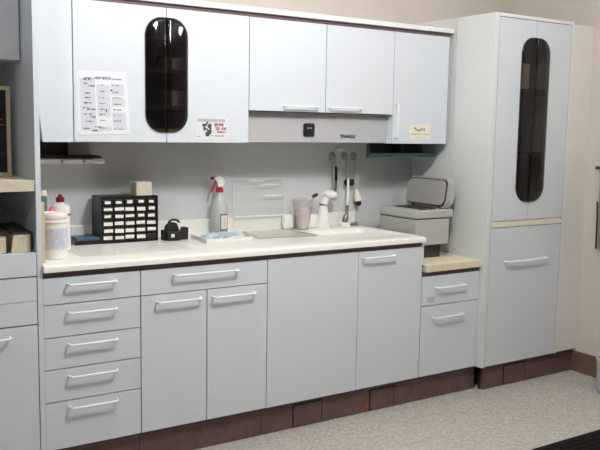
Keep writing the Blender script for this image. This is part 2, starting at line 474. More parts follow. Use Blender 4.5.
bm = bmesh.new(); prism(bm, round_rect(.300, .332, -.016, .014, .004), -.0012, -.0002); on_hood(bm, 1.424)
obj('sticker_mark', bm, mat('faint orange mark', (196, 182, 170), .6), hd, label='faint orange mark')
def text_bm(txt, size, x, squeeze=1.0):
    cu = bpy.data.curves.new('lettering', 'FONT'); cu.body = txt; cu.size = size; cu.extrude = .0004; cu.offset = .0009
    tmp = bpy.data.objects.new('lettering', cu); COL.objects.link(tmp)
    me = bpy.data.meshes.new_from_object(tmp.evaluated_get(bpy.context.evaluated_depsgraph_get()))
    bpy.data.objects.remove(tmp); bm = bmesh.new(); bm.from_mesh(me); bpy.data.meshes.remove(me)
    bmesh.ops.rotate(bm, cent=(0, 0, 0), matrix=Matrix.Rotation(PI/2, 3, 'X'), verts=bm.verts[:])
    w = max(v.co.x for v in bm.verts)
    for v in bm.verts: v.co.x = x + v.co.x*squeeze/w; v.co.y -= .0006
    return bm
bm = text_bm('TRIANGLE', .024, .842, .100); on_hood(bm, 1.411); obj('lettering', bm, 'black', hd)

# under-cabinet glass shelf
gs = thing('glass_shelf', (1.31, .42, 1.304), 'dark teal-edged glass shelf hung under the right upper cabinet', 'shelf')
bm = bmesh.new()
prism_z(bm, [(1.052, .352), (1.50, .352), (1.545, .362), (1.572, .395), (1.577, .44), (1.577, .50), (1.165, .50)], 1.306, 1.328)
obj('glass', bm, 'teal_edge', gs)
B('bracket', (1.042, 1.0515, .350, .362, 1.304, 1.381), 'black', gs)
B('shade_board', (1.170, 1.577, .5005, .512, 1.304, 1.3806), 'dark_grey', gs)  # dark board in place of the shaded wall behind the shelf
B('divider', (1.34, 1.352, .42, .50, 1.3285, 1.3806), 'dark_grey', gs)

# ------------------------------------------------------------------ tall cupboard in the right corner
S0, S1, YS, ZS0, ZS1 = 1.583, 2.2098, -.0385, .139, 2.0905
t = thing('tall_cupboard', ((S0+S1)/2, .29, ZS0), 'tall white cupboard with a dark rounded slot window, in the right corner', 'cabinet')
B('side_panel', (S0, S0+.026, YS, .258, ZS0, ZS1), 'side_laminate', t, .001)
B('edge_strip', (S0, S0+.026, .263, .281, ZS0, ZS1), 'side_laminate', t)
B('backing_strip', (S0+.0262, S0+.03, .24, .30, ZS0, ZS1), 'carcass', t)
B('side_panel', (S0, S0+.026, .286, YW-.002, ZS0, ZS1), 'side_laminate', t)
B('side_panel', (S1-.010, S1, YS, YW-.002, ZS0, ZS1), 'laminate_edge', t)
B('top_panel', (S0+.0262, S1-.0102, YS, YW-.002, 2.073, ZS1), 'laminate_edge', t, .001)
B('back_panel', (S0+.0262, S1-.0102, .56, .57, ZS0, 2.0728), 'inside', t)
B('middle_panel', (S0+.0262, S1-.0102, YS+.021, .559, .934, .957), 'inside', t)
B('shelf', (S0+.027, S1-.011, YS+.05, .558, 1.68, 1.70), 'inside', t)
B('shelf', (S0+.027, S1-.011, YS+.05, .558, 1.32, 1.34), 'inside', t)
B('carcass', (S0+.0262, S1-.0102, YS+.021, .559, ZS0+.001, .933), 'carcass', t)
B('cream_band', (S0+.0298, S1-.0150, YS-.002, YS+.02, .9305, .9605), 'cream_trim', t, .001)
DX0, DX1, XM = S0+.0280, S1-.0130, 1.901
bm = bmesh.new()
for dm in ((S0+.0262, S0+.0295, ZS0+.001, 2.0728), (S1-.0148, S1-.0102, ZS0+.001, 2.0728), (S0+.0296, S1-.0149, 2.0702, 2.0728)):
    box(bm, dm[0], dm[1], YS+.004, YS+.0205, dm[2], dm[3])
obj('gap_shade', bm, 'carcass', t)  # dark strips added to stand for the shade in the door gaps
oval_door(t, DX0, XM, .963, 2.0710, XM, .1125, 1.066, 1.978, .088, YS, -1)
oval_door(t, XM, DX1, .963, 2.0710, XM, .1125, 1.066, 1.978, .088, YS, 1)
d = door(t, DX0, DX1, ZS0+.001, .9285, YS); handle(d, 1.749-.030, 2.092-.034, .737, YS, r=.0052, off=.032)
tag(B('corner_filler', (S1+.0006, XR-.001, YS+.002, YS+.022, .145, 2.078), 'filler'), 'cream filler board between tall cupboard and right wall', 'panel')
tag(B('carton', (1.66, 1.915, .012, .20, 1.7008, 1.84), 'label', None, .003), 'white carton on a shelf behind the tall cupboard window', 'box')

# cartons seen dimly through the left slot window
seen = []
for i, (x0, x1, y0, y1, z0, h, lab, m) in enumerate([
    (-.13, .06, .36, .55, ZU0+.018, .045, 'amber card box lying lowest behind the upper slot window', 'yellow'),
    (-.11, .07, .36, .52, 1.552, .07, 'grey carton on the lowest shelf behind the upper slot window', 'greybox'),
    (-.11, .07, .36, .52, 1.717, .055, 'grey carton on the middle shelf behind the upper slot window', 'greybox'),
    (-.11, .07, .36, .52, 1.862, .050, 'grey carton on the top shelf behind the upper slot window', 'greybox')]):
    tag(B('carton', (x0, x1, y0, y1, z0, z0+h), m, None, .002), lab, 'box', 'cartons behind the slot window')

# ------------------------------------------------------------------ tall left shelving unit
L0, L1 = -1.62, -.8400
ls = thing('shelving_unit', ((L0+L1)/2, .3, 0), 'tall white unit at the left edge with open niches and drawers', 'cabinet')
B('side_panel', (L1+.0005, -.8192, 0, YW-.002, .0005, 2.35), 'laminate', ls, .0003)
B('side_panel', (L0, L0+.02, 0, YW-.002, .0005, 2.35), 'laminate', ls)
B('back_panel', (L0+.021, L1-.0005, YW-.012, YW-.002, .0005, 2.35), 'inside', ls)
B('upper_box', (L0+.021, L1-.004, .189, YW-.013, 1.708, 2.349), 'laminate', ls)
B('upper_door', (L0+.021, L1-.005, .17, .1885, 1.706, 2.349), 'laminate', ls, .0012)
B('shelf', (L0+.021, L1-.0005, .004, YW-.013, 1.197, 1.241), 'cream_shelf', ls, .002)
B('niche_floor', (L0+.021, L1-.0005, .020, YW-.013, .944, .957), 'laminate', ls)
B('fascia', (L0+.021, L1-.002, 0, .0195, .866, .957), 'laminate', ls, .001)
B('carcass', (L0+.021, L1-.001, .0205, YW-.013, .10, .943), 'carcass', ls)
B('drawer', (L0+.021, L1-.003, 0, .018, .767, .8605), 'laminate', ls, .0012)
B('drawer', (L0+.021, L1-.003, 0, .018, .6745, .7655), 'laminate', ls, .0012)
d = B('door', (L0+.021, L1-.003, 0, .018, .10, .669), 'laminate', ls, .0012)
handle(d, -1.23, hx(-.942), hz(.628), 0)

# things in the niches
pf = thing('picture_frame', (-1.03, .25, 1.2415), 'dark picture in a cream frame standing in the upper left niche', 'picture')
fx0, fx1, fz0, fz1 = -1.22, -.868, 1.2418, 1.606
bm = bmesh.new()
for dm in ((fx0, fx1, fz0, fz0+.016), (fx0, fx1, fz1-.016, fz1), (fx0, fx0+.016, fz0+.0161, fz1-.0161), (fx1-.016, fx1, fz0+.0161, fz1-.0161)):
    box(bm, dm[0], dm[1], .245, .268, dm[2], dm[3], .002)
obj('frame', bm, 'frame', pf)
B('picture', (fx0+.0165, fx1-.0165, .252, .262, fz0+.0165, fz1-.0165), 'picture', pf)
bm = bmesh.new()
for x, z, w in ((-.905, 1.47, .012), (-.902, 1.448, .01), (-.92, 1.53, .016), (-.93, 1.44, .01)): box(bm, x-w/2, x+w/2, .2512, .2518, z, z+.006)
obj('red_marks', bm, 'ink_red', pf)
bm = bmesh.new(); box(bm, -.935, -.893, .2512, .2518, 1.325, 1.340); obj('blue_mark', bm, mat('deep blue print', (36, 50, 84), .6), pf)

def book(x0, x1, y0, y1, z0, z1, label, lean=0.0):
    t = thing('book', ((x0+x1)/2, (y0+y1)/2, z0), label, 'book', 'thick books in the left niche')
    bm = bmesh.new(); box(bm, x0+.004, x1-.004, y0+.003, y1, z0+.001, z1-.006, .001)
    for v in bm.verts:
        if v.co.x < (x0+x1)/2: v.co.x += lean*(v.co.z-z0)
    obj('pages', bm, 'pages', t)
    bm = bmesh.new()
    box(bm, x0, x1+.001, y0, y1, z1-.0055, z1); box(bm, x1-.0035, x1+.001, y0, y1, z0+.001, z1-.0057)
    for v in bm.verts:
        if v.co.x < (x0+x1)/2: v.co.x += lean*(v.co.z-z0)-.004*lean
        if v.co.y > (y0+y1)/2 and v.co.z > z1-.006: v.co.z += .010
    obj('cover', bm, 'bookcover', t)
book(-.932, -.850, .030, .30, .9576, 1.036, 'thick book with cream pages and black cover, nearest the side panel in the left niche', .12)
book(-1.05, -.943, .026, .30, .9576, 1.033, 'thick book with cream pages at the left edge of the lower niche')

# ------------------------------------------------------------------ paper towel holder under the filler board
th = thing('towel_holder', (-.6, .52, 1.304), 'brown board holder hung in the shade under the left upper cabinet', 'towel holder')
B('board', (-.815, -.412, .47, .612, 1.307, 1.316), 'brown_board', th, .002)
B('shade_block', (-.80, -.53, .595, .612, 1.3162, 1.3808), 'inside', th)  # dark block standing for the shade between board and cabinet
B('ledge', (-.812, -.415, .50, .612, 1.2765, 1.2785), 'towel', th)
for i, (x0, x1, z0, lab) in enumerate(((-.806, -.612, 1.2805, 'leftmost'), (-.606, -.512, 1.2835, 'middle'), (-.506, -.412, 1.281, 'rightmost'))):
    bm = bmesh.new(); box(bm, x0, x1, .425, .60, 1.2788, 1.3042, .005, 2)
    bmesh.ops.subdivide_edges(bm, edges=bm.edges[:], cuts=2, use_grid_fill=True)
    for v in bm.verts:
        if v.co.z < 1.29: v.co.z += random.uniform(0, .003)
        if v.co.y < .44: v.co.y += random.uniform(-.006, .004)
    tag(obj('paper_towel', bm, 'towel', None, True), '%s of three folded white paper towels in the brown holder' % lab, 'paper towel', 'folded paper towels')

# ------------------------------------------------------------------ papers and stickers on the doors
def scribble(bm, x, z, w, h, y, n=8, skew=None):
    """a line of handwriting: short dark strokes"""
    n = max(2, n); st = w/n
    for i in range(n):
        if random.random() < .12: continue
        hh = h*random.uniform(.45, 1.15); xx = x+i*st
        box(bm, xx, xx+st*random.uniform(.5, 1.0), y-.0003, y, z-hh/2+random.uniform(-.1, .1)*h, z+hh/2+random.uniform(-.1, .1)*h)
yp = YU-.0004
def quad_map(TL, TR, BR, BL, u, v):   # u right, v down
    return tuple((TL[i]*(1-u)+TR[i]*u)*(1-v) + (BL[i]*(1-u)+BR[i]*u)*v for i in (0, 1))
TL, TR, BR, BL = (-.578, 1.6875), (-.363, 1.690), (-.346, 1.421), (-.575, 1.413)
pp = thing('paper_list', (-.465, YU, 1.413), 'white paper list with handwriting taped on the left cabinet door', 'paper')
bm = bmesh.new(); prism(bm, [BL, BR, TR, TL], yp-.0016, yp-.0010); obj('sheet', bm, 'paperwhite', pp)
bm = bmesh.new(); prism(bm, [(-.584, 1.425), (-.40, 1.420), (-.40, 1.684), (-.586, 1.680)], yp-.0008, yp-.0002); obj('under_sheet', bm, 'paperwhite', pp)
bm = bmesh.new(); yc = yp-.0018
def cell(u0, u1, v0, v1):
    P = [quad_map(TL, TR, BR, BL, u, v) for u, v in ((u0, v1), (u1, v1), (u1, v0), (u0, v0))]
    vs = [bm.verts.new((x, yc, z)) for x, z in P]; bm.faces.new(vs)
cell(.36, .63, .22, .72); cell(.66, .93, .2, .38); cell(.66, .93, .44, .56); cell(.66, .93, .66, .93); cell(.03, .33, .12, .93); cell(.36, .63, .88, .95)
obj('table_shading', bm, 'ink_grey', pp)
bm = bmesh.new(); yi = yp-.0021
def line(u, v, du, h, n):
    x, z = quad_map(TL, TR, BR, BL, u, v); x2, _ = quad_map(TL, TR, BR, BL, u+du, v); scribble(bm, x, z, x2-x, h, yi, n)
line(.10, .115, .80, .006, 40); line(.10, .135, .15, .007, 9)
line(.35, .095, .3, .004, 16)
for v, u, du in ((.20, .09, .10), (.235, .20, .13), (.35, .11, .12), (.42, .12, .12), (.50, .10, .16), (.575, .08, .12), (.60, .16, .17), (.675, .09, .20), (.72, .20, .12), (.79, .12, .17), (.90, .08, .12), (.88, .28, .17), (.935, .24, .12)):
    line(u, v, du, .0065, 8)
for v in (.22, .32, .42, .51, .60, .68, .78, .90): line(.40, v, random.uniform(.10, .18), .0045, 6)
for v in (.22, .33, .42, .52, .61, .70, .79, .92): line(.68, v, random.uniform(.12, .22), .0045, 7)
x, z = quad_map(TL, TR, BR, BL, .64, .30); box(bm, x, x+.009, yi-.0003, yi, z-.004, z+.004)
x, z = quad_map(TL, TR, BR, BL, .53, .62); box(bm, x, x+.005, yi-.0003, yi, z-.008, z+.004)
obj('table_print', bm, mat('pen ink', (80, 80, 92), .8), pp)

st = thing('door_sticker', (.06, YU, 1.40), 'white sticker with a dark emblem and red lettering on an upper cabinet door', 'sticker')
bm = bmesh.new(); prism(bm, [(-.026, 1.400), (.146, 1.400), (.146, 1.500), (-.026, 1.500)], yp-.0008, yp-.0002); obj('sheet', bm, mat('sticker white', (217, 220, 222), .6), st)
bm = bmesh.new(); prism(bm, [(-.017, 1.481), (.128, 1.480), (.128, 1.494), (-.017, 1.495)], yp-.0014, yp-.0010); obj('title_bar', bm, mat('grey bar', (176, 176, 178), .7), st)
bm = bmesh.new()
for x, z, r in ((.033, 1.452, .021), (.037, 1.438, .021), (.024, 1.462, .012), (.046, 1.462, .012), (.035, 1.421, .011), (.047, 1.445, .010), (.034, 1.476, .006), (.012, 1.466, .006)):
    n = 9; vs = [(x+r*random.uniform(.8, 1.1)*math.cos(2*PI*i/n), z+r*random.uniform(.8, 1.1)*math.sin(2*PI*i/n)) for i in range(n)]
    prism(bm, vs, yp-.0014-.0002*random.random(), yp-.0010)
obj('emblem', bm, 'ink', st)
bm = bmesh.new()
for x, z, r in ((.030, 1.456, .007), (.027, 1.437, .006), (.040, 1.447, .005), (.022, 1.431, .004), (.036, 1.468, .004)):
    prism(bm, arc(x, z, r, 0, 2*PI, 8)[:-1], yp-.0019, yp-.0017)
obj('emblem_highlight', bm, 'ink_grey', st)
bm = bmesh.new()
for x, z, w, h in ((.072, 1.468, .056, .016), (.078, 1.449, .056, .016), (.086, 1.433, .050, .011), (.072, 1.415, .050, .007), (.052, 1.416, .012, .006)):
    scribble(bm, x, z, w, h, yp-.0010, 8)
obj('red_lettering', bm, 'ink_red', st)
bm = bmesh.new(); scribble(bm, -.018, 1.412, .026, .004, yp-.0010, 7); scribble(bm, .060, 1.434, .010, .012, yp-.0010, 3); obj('small_print', bm, 'ink_light', st)

s2 = thing('door_sticker', (1.35, YU, 1.405), 'cream sticker with dark wavy lettering beside the vertical door handle', 'sticker')
bm = bmesh.new(); prism(bm, [(1.272, 1.406), (1.428, 1.412), (1.424, 1.492), (1.272, 1.486)], yp-.0008, yp-.0002); obj('sheet', bm, 'papercream', s2)
bm = bmesh.new()
for i in range(9):
    x = 1.307+i*.0092; z = 1.467-.006*math.sin((i-1)*.75)-i*.0012
    box(bm, x, x+.0072*random.uniform(.6, 1), yp-.0014, yp-.0010, z-.007*random.uniform(.7, 1.1), z+.007*random.uniform(.6, 1.2))
obj('wavy_lettering', bm, mat('grey print dark', (112, 108, 100), .8), s2)
bm = bmesh.new(); scribble(bm, 1.276, 1.436, .146, .008, yp-.0010, 30); scribble(bm, 1.325, 1.419, .045, .004, yp-.0010, 9); obj('small_print', bm, mat('tan print', (176, 168, 148), .8), s2)

# ------------------------------------------------------------------ on the counter
Z = ZW+.0006
# part organiser
OX0, OX1, OY, OZ1 = -.4225, -.141, .455, 1.125
og = thing('parts_organizer', ((OX0+OX1)/2, .52, Z), 'black organizer of thirty small labelled drawers on the counter', 'organizer')
bm = bmesh.new(); th_ = .006
box(bm, OX0, OX1, OY+.02, .590, Z, OZ1, .002)
box(bm, OX0, OX0+th_, OY, OY+.0199, Z, OZ1); box(bm, OX1-th_, OX1, OY, OY+.0199, Z, OZ1)
box(bm, OX0+th_, OX1-th_, OY, OY+.0199, OZ1-.012, OZ1); box(bm, OX0+th_, OX1-th_, OY, OY+.0199, Z, Z+th_)
obj('case', bm, 'black', og)
cw = (OX1-OX0-2*th_)/5; rh = (OZ1-.012-Z-th_)/6
for c in range(5):
    for r in range(6):
        x0 = OX0+th_+c*cw+.0022; x1 = x0+cw-.0044; z0 = Z+th_+(5-r)*rh+.0024; z1 = z0+rh-.0048
        dr = B('drawer', (x0, x1, OY+.002, OY+.0196, z0, z1), 'drawer_dark', og, .0012)
        B('pull', ((x0+x1)/2-.008, (x0+x1)/2+.008, OY-.003, OY+.0018, z0+.001, z0+.0045), 'black', dr)
        if not (c == 4 and r == 5):
            w = (x1-x0)*random.uniform(.58, .92); h = (z1-z0)*random.uniform(.42, .62)
            if r == 0: w *= .75
            if r >= 3: w = (x1-x0)*.86; h *= 1.1
            cx = (x0+x1)/2+random.uniform(-.002, .002); cz = (z0+z1)/2+.002+random.uniform(-.001, .002)
            bm = bmesh.new(); s = random.uniform(-.0012, .0012)
            prism(bm, [(cx-w/2, cz-h/2), (cx+w/2, cz-h/2+s), (cx+w/2, cz+h/2+s), (cx-w/2, cz+h/2)], OY+.0008, OY+.0018)
            obj('label_card', bm, 'label', dr)
tag(B('beige_box', (-.250, -.170, .455, .535, OZ1+.0006, 1.192), 'beigebox', None, .004), 'small beige box standing on top of the black organizer', 'box')
bk = thing('blue_book', (-.48, .52, Z), 'flat blue and black box lying left of the black organizer', 'box')
B('body', (-.545, -.420, .46, .590, Z, Z+.022), 'black', bk, .002); B('cover', (-.535, -.425, .463, .588, Z+.0222, Z+.030), 'bluebook', bk, .002)

# tape dispenser
tp = thing('tape_dispenser', (-.055, .44, Z), 'black tape dispenser beside the black organizer', 'tape dispenser')
bm = bmesh.new()
prism(bm, [(-.118, Z), (.006, Z), (.008, Z+.058), (-.030, Z+.060), (-.040, Z+.040), (-.060, Z+.034), (-.078, Z+.050), (-.118, Z+.048)], .43, .475)
obj('body', bm, 'black_soft', tp)
bm = bmesh.new(); prism(bm, arc(-.068, Z+.048, .038, 0, 2*PI, 24)[:-1], .437, .468)
bmesh.ops.bevel(bm, geom=bm.edges[:], offset=.003, segments=1, affect='EDGES'); rl = obj('reel', bm, 'black_soft', tp)
bm = bmesh.new(); prism(bm, [(-.052, Z+.084), (-.026, Z+.080), (-.036, Z+.040)], .4335, .4365); obj('tape_end', bm, 'label', tp)
bm = bmesh.new(); box(bm, -.095, -.078, .402, .404, Z+.018, Z+.034); obj('white_label', bm, 'label', tp)
B('front_block', (-.112, -.042, .4045, .4295, Z, Z+.046), 'black_soft', tp, .005)
bm = bmesh.new(); tube(bm, [(-.088+.028*(1-math.cos(PI*i/10)), .452, Z+.080+.018*math.sin(PI*i/10)) for i in range(11)], .0055, 8); obj('loop', bm, 'black_soft', tp, True)

# white tray with blue packets
ty = thing('tray', (.17, .42, Z), 'flat white tray of pale blue packets in front of the spray bottle', 'tray')
TQ = [(.024, .262), (.286, .275), (.345, .485), (.052, .492)]
bm = bmesh.new(); prism_z(bm, TQ, Z, Z+.006)
c = Vector((.18, .38))
def rim(k): return [((Vector(p)-c)*k+c) for p in TQ]
A, Bq = rim(1.0), rim(.955)
for i in range(4):
    j = (i+1) % 4
    P = [A[i], A[j], Bq[j], Bq[i]]
    lo = [bm.verts.new((p.x, p.y, Z+.006)) for p in P]; hi = [bm.verts.new((p.x, p.y, Z+.017)) for p in P]
    bm.faces.new(hi); bm.faces.new(lo[::-1])
    for k in range(4): bm.faces.new((lo[k], lo[(k+1) % 4], hi[(k+1) % 4], hi[k]))
obj('base', bm, 'traywhite', ty)
packs = [(.095, .40, .3), (.145, .435, -.2), (.14, .36, .5), (.195, .385, .1), (.24, .36, -.4), (.18, .325, .2), (.262, .425, .15), (.21, .435, -.15)]
lab = ['pale blue packet at the back left of the white tray', 'pale blue packet in the back middle of the white tray', 'pale blue packet in the middle left of the white tray',
       'pale blue packet in the centre of the white tray', 'pale blue packet at the right of the white tray', 'pale blue packet nearest the front of the white tray',
       'pale blue packet at the back right of the white tray', 'pale blue packet behind the centre of the white tray']
bm = bmesh.new(); box(bm, -.030, .030, -.016, .016, 0, .008, .0025)
bmesh.ops.subdivide_edges(bm, edges=bm.edges[:], cuts=2, use_grid_fill=True)
for v in bm.verts:
    if v.co.z > .005: v.co.z += random.uniform(-.002, .008)
pk0 = obj('blue_packet', bm, 'palepack', None, True)
for i, (x, y, r) in enumerate(packs):
    o = pk0 if i == 0 else pk0.copy()
    if i: COL.objects.link(o)
    o.location = (x, y, Z+.0068); o.rotation_euler = (0, 0, r); tag(o, lab[i], 'packet', 'blue packets on the tray')

# spray bottle
sx, sy = .238, .547
sb = thing('spray_bottle', (sx, sy, Z), 'clear spray bottle with red collar and framed label behind the white tray', 'spray bottle')
bm = bmesh.new()
lathe(bm, sx, sy, [(.040, Z), (.043, Z+.006), (.043, Z+.13), (.041, Z+.150), (.030, Z+.180), (.020, Z+.200), (.016, Z+.212), (.016, Z+.216)])
obj('body', bm, 'translucent', sb, True)
bm = bmesh.new(); lathe(bm, sx+.001, sy, [(.018, Z+.2165), (.0195, Z+.219), (.0185, Z+.238), (.013, Z+.243)], 20); obj('collar', bm, 'red', sb, True)
bm = bmesh.new(); prism(bm, [(sx-.014, Z+.2435), (sx+.014, Z+.2435), (sx+.026, Z+.268), (sx+.024, Z+.282), (sx+.006, Z+.300), (sx-.012, Z+.302), (sx-.030, Z+.297), (sx-.034, Z+.284), (sx-.016, Z+.272)], sy-.013, sy+.013)
bmesh.ops.bevel(bm, geom=bm.edges[:], offset=.003, segments=2, affect='EDGES'); obj('spray_head', bm, 'whiteplastic', sb, True)
bm = bmesh.new(); lathe(bm, 0, 0, [(.007, 0), (.0075, .012), (.004, .014)], 14); rot(bm, -PI/2, 'Y', (0, 0, 0)); bmesh.ops.translate(bm, verts=bm.verts[:], vec=(sx-.0345, sy, Z+.290)); obj('nozzle', bm, 'machine_dark', sb, True)
bm = bmesh.new(); tube(bm, [(sx-.020, sy, Z+.274), (sx-.030, sy, Z+.255), (sx-.036, sy, Z+.236), (sx-.046, sy, Z+.218)], [.006, .0055, .005, .004], 10); obj('trigger', bm, 'red', sb, True)
# label wraps on the round body, facing the room
def wrap(bm, cx, cy, r, a0, a1, z0, z1, n=10):
    A = []
    for i in range(n+1):
        a = a0+(a1-a0)*i/n; A.append((bm.verts.new((cx+r*math.sin(a), cy-r*math.cos(a), z0)), bm.verts.new((cx+r*math.sin(a), cy-r*math.cos(a), z1))))
    for p, q in zip(A, A[1:]): bm.faces.new((p[0], q[0], q[1], p[1]))
bm = bmesh.new(); wrap(bm, sx, sy, .0434, -.35, .85, Z+.022, Z+.106); lb = obj('label_frame', bm, 'ink', sb, True)
bm = bmesh.new(); wrap(bm, sx, sy, .0437, -.24, .70, Z+.029, Z+.100); obj('label_paper', bm, 'label', lb, True)
bm = bmesh.new(); wrap(bm, sx, sy, .0440, -.05, .50, Z+.036, Z+.092); obj('label_print', bm, mat('pale pink print', (226, 200, 202), .7), lb, True)

# clear acrylic panel leaning on the wall
ap = thing('acrylic_panel', (.5, .59, Z), 'clear acrylic panel leaning on the back wall behind the counter', 'acrylic panel')
bm = bmesh.new(); box(bm, .338, .656, .578, .582, Z, 1.186, .001); rot(bm, -.04, 'X', (0, .58, Z)); obj('sheet', bm, 'clear', ap)
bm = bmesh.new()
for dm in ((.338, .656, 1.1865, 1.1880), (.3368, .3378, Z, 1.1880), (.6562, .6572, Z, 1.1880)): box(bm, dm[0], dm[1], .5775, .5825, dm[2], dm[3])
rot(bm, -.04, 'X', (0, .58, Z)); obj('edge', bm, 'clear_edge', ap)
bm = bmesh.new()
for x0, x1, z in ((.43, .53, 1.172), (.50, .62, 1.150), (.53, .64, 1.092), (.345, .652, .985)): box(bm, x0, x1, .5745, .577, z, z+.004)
rot(bm, -.04, 'X', (0, .58, Z)); obj('reflection_streak', bm, 'handle', ap)  # white bars laid on the sheet in place of its bright reflections

# thin clear sheet lying by the sink
cs = thing('clear_sheet', (.46, .4, Z), 'thin clear sheet lying flat on the counter left of the sink', 'sheet')
bm = bmesh.new(); CQ = [(.325, .295), (.655, .262), (.655, .53), (.395, .555)]
prism_z(bm, CQ, Z, Z+.003); obj('sheet', bm, 'clear_green', cs)
bm = bmesh.new()
for i, j in ((0, 1), (1, 2), (3, 0)):
    p, q = Vector((*CQ[i], Z+.0018)), Vector((*CQ[j], Z+.0018)); tube(bm, [p, q], .0018, 6)
obj('edge', bm, 'dark_edge', cs)

tag(B('paper_sheet', (-.62, -.10, .12, .38, Z, Z+.0012), 'counter'), 'large thin white sheet lying on the counter before the organizer', 'sheet')

# brush cup and soap block
cp = thing('brush_cup', (.74, .52, Z), 'clear cup of brushes beside the white faucet', 'cup')
bm = bmesh.new(); lathe(bm, .735, .52, [(.036, Z+.001), (.044, Z+.06), (.060, Z+.170), (.058, Z+.170), (.042, Z+.06), (.034, Z+.004), (0, Z+.004)], 28); obj('cup', bm, clear_mat('hazy plastic', (.95, .94, .94), .14, .15, (.7, .68, .68)), cp, True)
bm = bmesh.new(); lathe(bm, .735, .52, [(.030, Z+.0046), (.033, Z+.03), (.036, Z+.06), (.042, Z+.10), (.036, Z+.118), (0, Z+.122)], 16)
for v in bm.verts: v.co.x += random.uniform(-.003, .003)
tag(obj('cup_contents', bm, 'contents', None, True), 'pinkish bundle inside the clear brush cup', 'bundle')
br = thing('brush', (.79, .52, Z+.13), 'small tan brush with black tip sticking out of the clear cup', 'brush')
bm = bmesh.new(); tube(bm, [(.715, .53, Z+.125), (.75, .52, Z+.152), (.792, .513, Z+.176)], .004, 8); obj('stick', bm, 'tan', br, True)
bm = bmesh.new(); tube(bm, [(.7925, .513, Z+.1765), (.802, .512, Z+.182), (.820, .510, Z+.190), (.826, .509, Z+.192)], [.007, .010, .009, .004], 10); obj('tip', bm, 'black', br, True)
tag(B('soap_block', (.785, .868, .548, .592, Z, Z+.075), 'counter', None, .008), 'cream block standing behind the clear cup', 'block')
bm = bmesh.new(); box(bm, .640, .708, .555, .592, Z, Z+.082, .014, 3); tag(obj('cream_dish', bm, 'counter', None, True), 'cream lump left of the clear cup by the upstand', 'block')

# faucet
fx, fy = .886, .545
fc = thing('faucet', (fx, fy, Z), 'white faucet with an oval lever head behind the sink', 'faucet')
bm = bmesh.new(); lathe(bm, fx, fy, [(.045, Z), (.046, Z+.004), (.045, Z+.028), (.042, Z+.030)], 28); obj('base', bm, 'whiteplastic', fc, True)
bm = bmesh.new(); tube(bm, [(fx, fy, Z+.0305), (fx, fy, Z+.06), (fx+.001, fy, Z+.10), (fx+.003, fy-.002, Z+.125)], [.038, .034, .027, .023], 24); obj('column', bm, 'whiteplastic', fc, True)
bm = bmesh.new(); tube(bm, [(fx+.003, fy-.002, Z+.1253), (fx+.003, fy-.002, Z+.132)], .022, 24); obj('ring', bm, 'machine_dark', fc, True, label='dark ring')
bm = bmesh.new(); tube(bm, [(fx+.003, fy-.002, Z+.1323), (fx+.008, fy-.005, Z+.155), (fx+.016, fy-.010, Z+.172)], [.023, .021, .019], 20); obj('neck', bm, 'whiteplastic', fc, True)
bm = bmesh.new(); ball(bm, (fx+.036, fy-.02, Z+.187), .044, .034, .024, 3, Matrix.Rotation(.08, 4, 'Y')); obj('lever', bm, 'whiteplastic', fc, True)
# hooks on the wall and what hangs from them
yw = YW-.0045
bm = bmesh.new(); lathe(bm, 0, 0, [(.024, 0), (.023, .003), (.012, .007), (.006, .014), (0, .015)], 20); rot(bm, PI/2, 'X', (0, 0, 0))
hk = thing('hook', (.992, yw, 1.305), 'round suction hook on the wall, leftmost of three in a row', 'hook', 'suction hooks on the wall')
bmesh.ops.translate(bm, verts=bm.verts[:], vec=(.992, yw, 1.305)); obj('disc', bm, 'suction', hk, True)
bm = bmesh.new(); tube(bm, [(.992, yw-.0152, 1.305), (.992, yw-.022, 1.298), (.992, yw-.024, 1.285), (.992, yw-.032, 1.283), (.992, yw-.036, 1.291)], .0035, 8); obj('prong', bm, 'greymetal', hk, True)
for x, z, lab in ((1.079, 1.303, 'round suction hook on the wall, middle of three in a row'), (1.143, 1.302, 'round suction hook on the wall, rightmost of three in a row')):
    copy_thing(hk, (x, yw, z), lab, 'suction hooks on the wall')
bm = bmesh.new(); ball(bm, (1.036, yw-.009, 1.342), .025, .008, .010, 2); tag(obj('knob', bm, 'whiteplastic', None, True), 'white oval wall knob above the suction hooks', 'knob')

tl = thing('hanging_tool', (1.0, yw-.02, 1.1), 'long grey tool with black grip hanging from the leftmost hook', 'tool')
yt = yw-.029
bm = bmesh.new(); tube(bm, [(.996, yt, 1.290), (1.001, yt, 1.245)], .005, 8); obj('top_rod', bm, 'greymetal', tl, True)
bm = bmesh.new(); tube(bm, [(1.001, yt, 1.2447), (1.004, yt, 1.165)], .008, 10); obj('grip', bm, 'black', tl, True, label='black grip')
bm = bmesh.new(); tube(bm, [(1.004, yt, 1.1647), (1.000, yt, 1.12), (.998, yt, 1.092)], [.007, .009, .007], 8); obj('lower_rod', bm, 'gunmetal', tl, True)
bm = bmesh.new(); tube(bm, [(.984, yt, 1.278), (.985, yt, 1.17), (.988, yt, 1.12)], .005, 8); obj('side_rod', bm, 'greymetal', tl, True)
bm = bmesh.new(); ball(bm, (.994, yt-.002, 1.083), .018, .010, .010, 2); obj('tip', bm, 'whiteplastic', tl, True, label='white tip')

